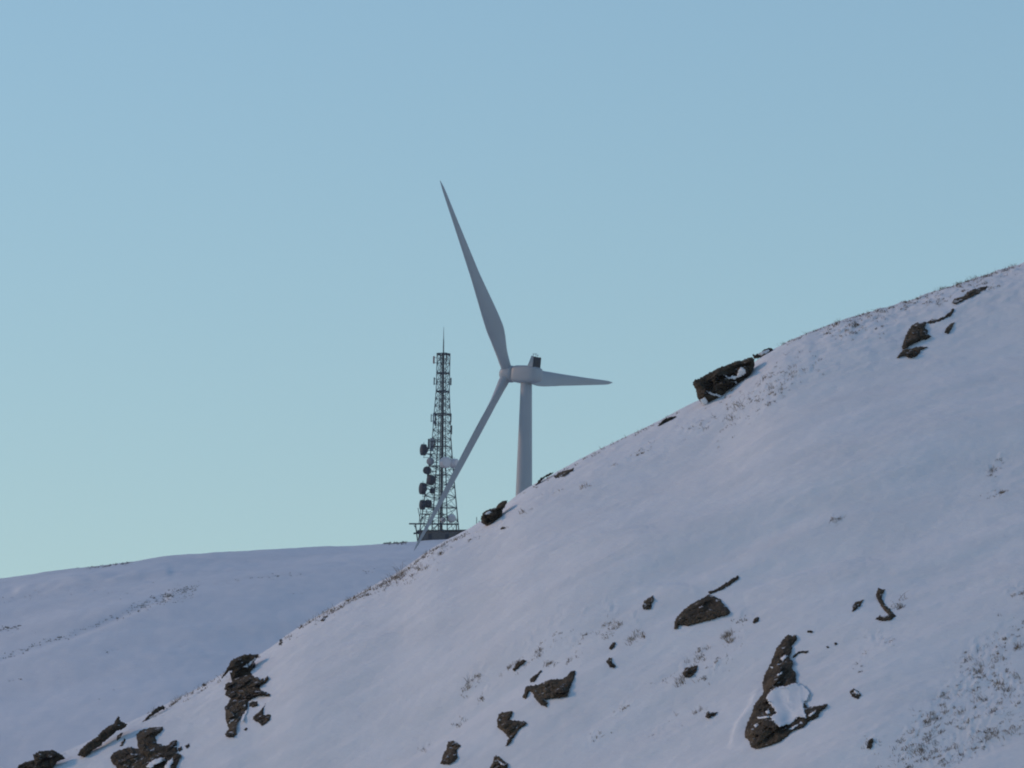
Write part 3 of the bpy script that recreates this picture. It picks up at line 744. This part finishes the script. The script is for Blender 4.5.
prof = [(0, 2.5), (0.3, 2.5), (0.35, 2.25)] + [(0.35 + (hz - 0.35) * i / 12, 2.25 - (2.25 - 1.3) * (i / 12)) for i in range(1, 13)]
mb.lathe(tb, (0, 0, 1), prof, 40); mb.build('tower', WHITE, tur, True).data.polygons.foreach_set('use_smooth', [True] * len(mb.f))
down = -np.cross(eh, ax_); 
upv = ev
mb = MB()
# nacelle: a rounded hull lofted along the shaft
secs = [(2.0, 1.6), (2.2, 1.85), (3.0, 1.98), (5.0, 2.02), (7.0, 2.0), (8.0, 1.8), (8.7, 1.55), (8.95, 1.2)]
V, Fc = [], []
nn = 28
for t, hh in secs:
    c = hub - ax_ * t
    for k in range(nn):
        q = 2 * math.pi * k / nn
        cx_, cy_ = math.cos(q), math.sin(q)
        e_ = 0.5
        V.append(c + eh * hh * 0.98 * math.copysign(abs(cx_) ** e_, cx_) + upv * hh * math.copysign(abs(cy_) ** e_, cy_))
for i in range(len(secs) - 1):
    for k in range(nn):
        Fc.append((i * nn + k, i * nn + (k + 1) % nn, (i + 1) * nn + (k + 1) % nn, (i + 1) * nn + k))
Fc += [tuple(range(nn))[::-1], tuple(range((len(secs) - 1) * nn, len(secs) * nn))]
nacelle = mesh_obj('nacelle', V, Fc, WHITE, tur, smooth_shade=True)
# cooler frame on the roof at the rear: pale tapered cheeks with the dark radiator between them
mb = MB()
for s in (-1, 1):
    c = hub - ax_ * 7.1 + eh * s * 1.45 + upv * 1.6
    e = eh * 0.08
    P = [c + ax_ * 0.8, c - ax_ * 0.7, c - ax_ * 0.7 + upv * 2.6, c - ax_ * 0.2 + upv * 2.6]
    mb.add([p - e for p in P] + [p + e for p in P], [(3, 2, 1, 0), (4, 5, 6, 7)] + [(i, (i + 1) % 4, 4 + (i + 1) % 4, 4 + i) for i in range(4)])
c = hub - ax_ * 7.1 + upv * 2.85
mb.box(c, eh, ax_, upv, 1.37, 0.06, 1.3)
mb.build('cooler_frame', WHITE, nacelle)
mb = MB()
c = hub - ax_ * 7.75 + upv * 2.65
mb.box(c, eh, ax_, upv, 1.36, 0.25, 1.4)
for k in range(5): mb.box(c - ax_ * 0.29 + eh * (-1.05 + 0.52 * k), eh, ax_, upv, 0.05, 0.04, 1.36)
mb.build('radiator', DARKP, nacelle)
for dx, hh in ((-0.8, 0.6), (0.1, 0.7), (0.8, 0.5)):
    mb = MB(); p = hub - ax_ * 7.3 + eh * dx + upv * 4.1
    mb.tube(p, p + upv * hh, 0.05); mb.tube(p + upv * hh - ax_ * 0.2, p + upv * hh + ax_ * 0.2, 0.09)
    mb.build('wind_sensor', MIDG, nacelle)
mb = MB()
mb.lathe(hub, ax_, [(-1.95, 1.8), (-1.2, 1.95), (0.0, 1.98), (0.7, 1.9), (1.3, 1.6), (1.75, 1.1), (2.0, 0.55), (2.08, 0.06)], 32)
mb.build('hub', WHITE, tur, True)
tips = [(440, 180.5), (612.5, 382.5), (414, 551)]
for kb in range(3):
    t = AZ + kb * 2 * math.pi / 3
    s = eh * math.sin(t) + ev * math.cos(t)
    le = -(eh * math.cos(t) - ev * math.sin(t))        # leading edge, the way the rotor turns
    s3 = s * math.cos(CONE) + ax_ * math.sin(CONE)
    tip = blade_root + s3 * RB
    want = at(tips[kb][0], tips[kb][1], tip[1])
    flex = want - tip                                   # the blade flexes by a metre or so
    V, Fc = [], []; m = 18; ns = 30
    for i in range(ns + 1):
        u = (i / ns) ** 1.15
        rr = 0.9 + u * (RB - 0.9)
        fr = rr / RB
        chord = np.interp(fr, [0, 0.04, 0.10, 0.16, 0.22, 0.3, 0.5, 0.75, 0.93, 0.98, 1.0], [2.4, 2.4, 2.75, 3.6, 4.35, 4.1, 2.8, 1.7, 1.0, 0.65, 0.12])
        tc = np.interp(fr, [0, 0.05, 0.16, 0.25, 0.5, 1.0], [1.0, 1.0, 0.5, 0.33, 0.22, 0.16])
        rd = np.interp(fr, [0, 0.05, 0.18], [1, 1, 0])      # circular root
        be = math.radians(np.interp(fr, [0, 0.2, 0.5, 1.0], [33, 30, 12, 3]))
        cd = le * math.cos(be) + ax_ * math.sin(be)
        nd = np.cross(s3, cd); nd /= np.linalg.norm(nd)
        c = blade_root + s3 * rr + flex * fr ** 2
        for k in range(m):
            q = 2 * math.pi * k / m
            x = 0.5 * math.cos(q); th_ = 0.5 * math.sin(q)
            foil = th_ * (0.62 + 0.75 * x) * 1.25
            xo = x + 0.13 * (rd - 1) 
            yy = th_ * rd + foil * (1 - rd)
            V.append(c + cd * chord * xo + nd * chord * tc * yy)
    for i in range(ns):
        for k in range(m):
            Fc.append((i * m + k, i * m + (k + 1) % m, (i + 1) * m + (k + 1) % m, (i + 1) * m + k))
    Fc += [tuple(range(m))[::-1], tuple(range(ns * m, (ns + 1) * m))]
    mesh_obj('blade', V, Fc, WHITE, tur, smooth_shade=True)

# ------------------------------------------------------------------ lattice mast with its aerials
YM = 1846.0; KP = YM / FPX * 1.0
P0 = at(439.5, 531.0, YM)
P0[2] = far_z(P0[0], P0[1])
pz = float(proj(P0)[1]); print('mast foot px', proj(P0))
mast = empty('lattice_mast', P0, 'dark steel lattice mast covered in dishes on the far hill crest', 'mast')
def L(px, py, dy=0.0):
    z = (pz - py) * KP / math.cos(TH); cx_ = 439.5 + 0.022 * (531 - py)
    return P0 + np.array([(px - cx_) * KP, dy, z])
RAD = lambda py: float(np.interp(py, [352, 391, 413, 440, 475, 530, 545], [6.9, 7.2, 8.8, 10.2, 14.0, 21.0, 23.0])) * KP
def leg_pt(k, py):
    a = math.radians(22 + 90 * k); r = RAD(py)
    return P0 + np.array([r * math.cos(a), r * math.sin(a), (pz - py) * KP / math.cos(TH)])
lv = [pz + 1, 519, 507, 496, 486, 475.5, 466, 456, 447, 438, 430, 422, 413.5, 405, 398, 390.5, 381, 372, 362, 352.5]
for k in range(4):
    mb = MB()
    for a, b in zip(lv, lv[1:]): mb.tube(leg_pt(k, a), leg_pt(k, b), 0.16 if a > 440 else 0.12, n=6)
    mb.build('leg', STEEL, mast)
for i, (a, b) in enumerate(zip(lv, lv[1:])):
    mb = MB()
    for k in range(4):
        k2 = (k + 1) % 4
        mb.tube(leg_pt(k, a), leg_pt(k2, b), 0.065, n=4); mb.tube(leg_pt(k2, a), leg_pt(k, b), 0.065, n=4)
        th_ = 0.15 if b in (352.5, 372, 390.5, 413.5) else 0.065
        mb.tube(leg_pt(k, b), leg_pt(k2, b), th_, n=4)
    mb.build('bracing', STEEL, mast)
# the feeder ladder up the middle
mb = MB()
for sx in (-1, 1):
    mb.tube(L(440.0 + sx * 1.9, pz, 0), L(443.0 + sx * 0.9, 352, 0), 0.17, 0.11, n=5)
mb.tube(L(440.2, pz, 0.3), L(443.1, 352, 0.3), 0.24, 0.15, n=5)
for j in range(70):
    py = pz - 1 - j * (pz - 354) / 70; w = 1.9 - (pz - py) / (pz - 352); cx_ = 440 + 3 * (pz - py) / (pz - 352)
    mb.tube(L(cx_ - w, py, -0.1), L(cx_ + w, py, -0.1), 0.04, n=4)
mb.build('cable_ladder', STEEL, mast)
mb = MB(); mb.tube(L(443.2, 356), L(443.4, 338), 0.2, 0.15); mb.tube(L(443.4, 338), L(443.5, 325), 0.11, 0.04); mb.build('lightning_rod', STEEL, mast)
mb = MB()
c0 = L(443.2, 354.5); 
for s in (-1, 1):
    mb.tube(L(436.6, 352.8, s * 1.4), L(450, 352.8, s * 1.4), 0.09); mb.tube(L(436.6, 358, s * 1.4), L(450, 358, s * 1.4), 0.06)
    for px in (436.6, 440, 446.5, 450): mb.tube(L(px, 358, s * 1.4), L(px, 352.8, s * 1.4), 0.07)
for px in (436.6, 450): mb.tube(L(px, 352.8, -1.4), L(px, 352.8, 1.4), 0.08); mb.tube(L(px, 358, -1.4), L(px, 358, 1.4), 0.06)
mb.build('top_platform', STEEL, mast)

def panel(px, y0, y1, w, mat, toward, dy=-1.0):
    """slim sector aerial on a pole, with its bracket back to the tower"""
    mb = MB(); a = L(px, y0, dy); b = L(px, y1, dy); c = (a + b) / 2
    mb.box(c, (0, 0, 1), (1, 0, 0), (0, 1, 0), abs(y1 - y0) * KP / 2, w / 2, 0.12, 0.04)
    o = mb.build('panel_aerial', mat, mast)
    m2 = MB(); m2.tube(L(px, y0, dy + 0.15), L(px, y1, dy + 0.15), 0.05, n=4)
    for py in (y0 + 1.2, y1 - 1.2): m2.tube(L(px, py, dy + 0.15), L(toward, py, 0), 0.06, n=4)
    m2.build('bracket', STEEL, o)
panel(433.6, 355.5, 363, 0.45, RUST, 437); panel(434.0, 377, 384.5, 0.3, STEEL, 438); panel(450.8, 377, 384.5, 0.35, STEEL, 447)
panel(433.3, 413, 424, 0.35, MIDG, 437); panel(431.0, 414, 422, 0.2, STEEL, 436); panel(435.3, 413, 426, 0.4, STEEL, 438); panel(450.9, 413, 422, 0.3, STEEL, 447); panel(451.6, 425, 434, 0.3, STEEL, 447); panel(449.7, 400, 408, 0.2, STEEL, 446)
panel(428.6, 439, 449.5, 0.5, STEEL, 438); panel(431.6, 438.2, 451, 0.9, MIDG, 438); panel(434.4, 440, 448, 0.4, STEEL, 440)

def dish(px, py, r, depth, yaw, mat, toward, dy=-2.5, face=None):
    """drum aerial: yaw 0 looks at the camera, 90 looks left"""
    a = math.radians(yaw); d = np.array([-math.sin(a), -math.cos(a), 0.0])
    c = L(px, py, dy) - d * depth / 2
    mb = MB(); mb.lathe(c, d, [(-0.35 * r, 0.25 * r), (0, 0.8 * r), (0.12 * depth, r), (depth, r), (depth + 0.02, r * 0.96)], 20)
    o = mb.build('dish_aerial', mat, mast, False)
    m = MB(); m.lathe(c + d * (depth + 0.03), d, [(0, r * 0.94), (0.06 * r, r * 0.8), (0.12 * r, r * 0.4), (0.13 * r, 0.02)], 20); m.build('radome', face or mat, o, True)
    m = MB(); m.tube(c - d * 0.3 * r, L(toward, py, 0), 0.10, n=5); m.tube(L(px, py + 1.4 * r / KP, dy * 0.6), L(px, py - 1.4 * r / KP, dy * 0.6), 0.07, n=5); m.tube(L(px, py + 1.2 * r / KP, dy * 0.6), L(toward, py + 1.2 * r / KP, 0), 0.06, n=4); m.build('mount', STEEL, o)
dish(423.6, 451, 1.45, 1.2, 72, DRUM, 434)
dish(430.3, 462.5, 0.95, 0.7, 30, MIDG, 438)
dish(427.0, 471.6, 1.0, 0.8, 25, DRUM, 437)
dish(431.0, 481.2, 1.25, 1.3, 60, DRUM, 438)
dish(422.7, 490, 1.5, 1.1, 68, DRUM, 434)
dish(432.6, 492, 0.75, 0.9, 60, DRUM, 438)
dish(422.6, 506.3, 1.25, 1.1, 72, DRUM, 432)
dish(428.3, 505, 1.0, 1.2, 60, DRUM, 434)
dish(445.0, 463.6, 1.42, 1.6, -28, PALE, 447, -3.0)
dish(454.2, 463.8, 1.2, 1.6, -60, PALE, 448, -2.0)
dish(451.6, 519.8, 1.1, 0.8, -20, PALE, 447, -3.5)
dish(443.2, 521.5, 0.7, 0.6, -10, PALE, 444, -3.5)
# aerial arms and catwalks across the left of the mast
for py, x0, x1 in ((442, 430, 447), (446.5, 433, 450), (454.5, 426, 441), (466.8, 432, 440), (475.5, 434, 452), (484, 428, 438), (508, 424, 456), (515, 420, 446)):
    mb = MB(); mb.tube(L(x0, py, -1.6), L(x1, py, -1.6), 0.11, n=5); mb.tube(L(x0, py, -1.6), L(x0 + (x1 - x0) * .4, py, 1.0), 0.07, n=4); mb.build('cross_arm', STEEL, mast)

# cable gantry left of the foot, standing in front of the mast
def onhill(px, Y):
    p = at(px, 540, Y); return np.array([p[0], p[1], far_z(p[0], p[1])])
YG = 1838.0
def G(px, py, Y=YG): return at(px, py, Y)
gb = onhill(418, YG)
gan = empty('cable_gantry', gb, 'open steel cable gantry with flat deck left of the lattice mast foot', 'gantry')
mb = MB()
for dY in (-1, 1): mb.tube(G(409, 523.8, YG + dY), G(459, 524.2, YG + dY), 0.2, n=5)
for px in range(410, 459, 4): mb.tube(G(px, 524, YG - 1), G(px, 524, YG + 1), 0.08, n=4)
mb.build('deck', STEEL, gan)
mb = MB(); mb.tube(G(413.5, 533.5), G(430, 532), 0.24, n=5); mb.build('lower_beam', STEEL, gan)
for px, p2 in ((418, 415.5), (427, 427), (441, 441), (456, 456.5)):
    mb = MB(); b = onhill(px, YG) - np.array([0, 0, 0.4]); mb.tube(b, G(p2, 524), 0.16, n=5); mb.build('leg', STEEL, gan)
for p in ((414, 525, 418, 533), (424, 525, 419, 532), (424, 525, 431, 532), (438, 525, 431, 532), (418, 508, 421, 524), (427, 509, 424, 524), (421, 508, 419, 524), (430, 514, 427, 524)):
    mb = MB(); mb.tube(G(p[0], p[1]), G(p[2], p[3]), 0.09, n=4); mb.build('strut', STEEL, gan)

# low dark equipment building under the mast
YS = 1835.0
sc_ = onhill(446, YS)
hut = empty('equipment_shelter', sc_, 'long low dark stone equipment building under the lattice mast', 'building')
zt = G(446, 531.2, YS)[2]; zb = sc_[2] - 1.0
def span(x0, x1): a = G(x0, 535, YS)[0]; b = G(x1, 535, YS)[0]; return (a + b) / 2, (b - a) / 2
cx_, hx_ = span(419, 476)
mb = MB(); mb.box((cx_, YS + 4, (zt + zb) / 2), (1, 0, 0), (0, 1, 0), (0, 0, 1), hx_, 3.5, (zt - zb) / 2); mb.build('wall', STONEW, hut)
mb = MB()
x0, x1 = cx_ - hx_ - 0.4, cx_ + hx_ + 0.4
mb.add([(x0, YS, zt + .003), (x1, YS, zt + 0.3), (x1, YS + 8, zt + 0.3), (x0, YS + 8, zt + .003), (x0, YS, zt + 0.15), (x1, YS, zt + 0.62), (x1, YS + 8, zt + 0.62), (x0, YS + 8, zt + 0.15)],
       [(3, 2, 1, 0), (4, 5, 6, 7), (0, 1, 5, 4), (1, 2, 6, 5), (2, 3, 7, 6), (3, 0, 4, 7)])
mb.build('roof', ROOFM, hut)
for px in (430, 447):
    c, h_ = span(px - 1.8, px + 1.8)
    mb = MB(); mb.box((c, YS + 0.47, zb + 1.0 + 0.8), (1, 0, 0), (0, 1, 0), (0, 0, 1), h_, 0.06, 0.75); mb.build('door', DRUM, hut)
for px, y0, lab in ((476.2, 517.5, 'taller thin dark pole behind the snow ridge right of the lattice mast'), (478.7, 521, 'shorter thin dark pole behind the snow ridge right of the lattice mast')):
    b = onhill(px, 1842.0); t_ = G(px + 0.2, y0, 1842.0)
    mb = MB(); mb.tube(b - np.array([0, 0, 0.3]), (b[0], b[1], t_[2]), 0.13, 0.10); mb.tube((b[0], b[1], t_[2]), (b[0], b[1], t_[2] + 0.15), 0.13, 0.03)
    o = mesh_obj('pole', mb.v, mb.f, WOOD, None, b); tag(o, lab, 'pole', 'poles by the mast')

# ------------------------------------------------------------------ haze
HD = 0.00003
if HD > 0:
    mb = MB(); mb.box((0, 1350, 189), (1, 0, 0), (0, 1, 0), (0, 0, 1), 3500, 2950, 191)
    m = bpy.data.materials.new('haze_air'); m.use_nodes = True
    for n in list(m.node_tree.nodes): m.node_tree.nodes.remove(n)
    o_ = m.node_tree.nodes.new('ShaderNodeOutputMaterial'); v_ = m.node_tree.nodes.new('ShaderNodeVolumePrincipled')
    v_.inputs['Density'].default_value = HD; v_.inputs['Color'].default_value = (0.9, 0.94, 1.0, 1)
    m.node_tree.links.new(v_.outputs[0], o_.inputs['Volume'])
    tag(mesh_obj('haze', mb.v, mb.f, m, None), 'thin pale winter air between the near slope and the far hill', 'haze', kind='stuff')

# ------------------------------------------------------------------ light
SUN_EL, SUN_AZ = math.radians(20.0), math.radians(-74.0)   # azimuth from +Y, negative = to the left
world = bpy.data.worlds.new('World'); scene.world = world; world.use_nodes = True
nt = world.node_tree; bg = nt.nodes['Background']
sky = nt.nodes.new('ShaderNodeTexSky'); sky.sky_type = 'NISHITA'; sky.sun_disc = False
sky.sun_elevation = SUN_EL; sky.sun_rotation = SUN_AZ
sky.altitude = 300; sky.air_density = 1.41; sky.dust_density = 0.0; sky.ozone_density = 4.3
nt.links.new(sky.outputs[0], bg.inputs['Color']); bg.inputs['Strength'].default_value = 0.08
sun = bpy.data.lights.new('sun', 'SUN'); sun.energy = 0.64; sun.angle = math.radians(7); sun.color = (1.0, 0.62, 0.4)
so = bpy.data.objects.new('sun', sun)
dv = Vector((math.sin(SUN_AZ) * math.cos(SUN_EL), math.cos(SUN_AZ) * math.cos(SUN_EL), math.sin(SUN_EL)))
so.rotation_euler = (-dv).to_track_quat('-Z', 'Y').to_euler(); COL.objects.link(so)

scene.view_settings.view_transform = 'Standard'; scene.view_settings.look = 'None'
scene.view_settings.exposure = 0.75; scene.view_settings.gamma = 1.0
scene.render.engine = 'CYCLES'
scene.cycles.use_denoising = True
scene.cycles.filter_width = 2.0
scene.cycles.volume_bounces = 2
scene.cycles.max_bounces = 6
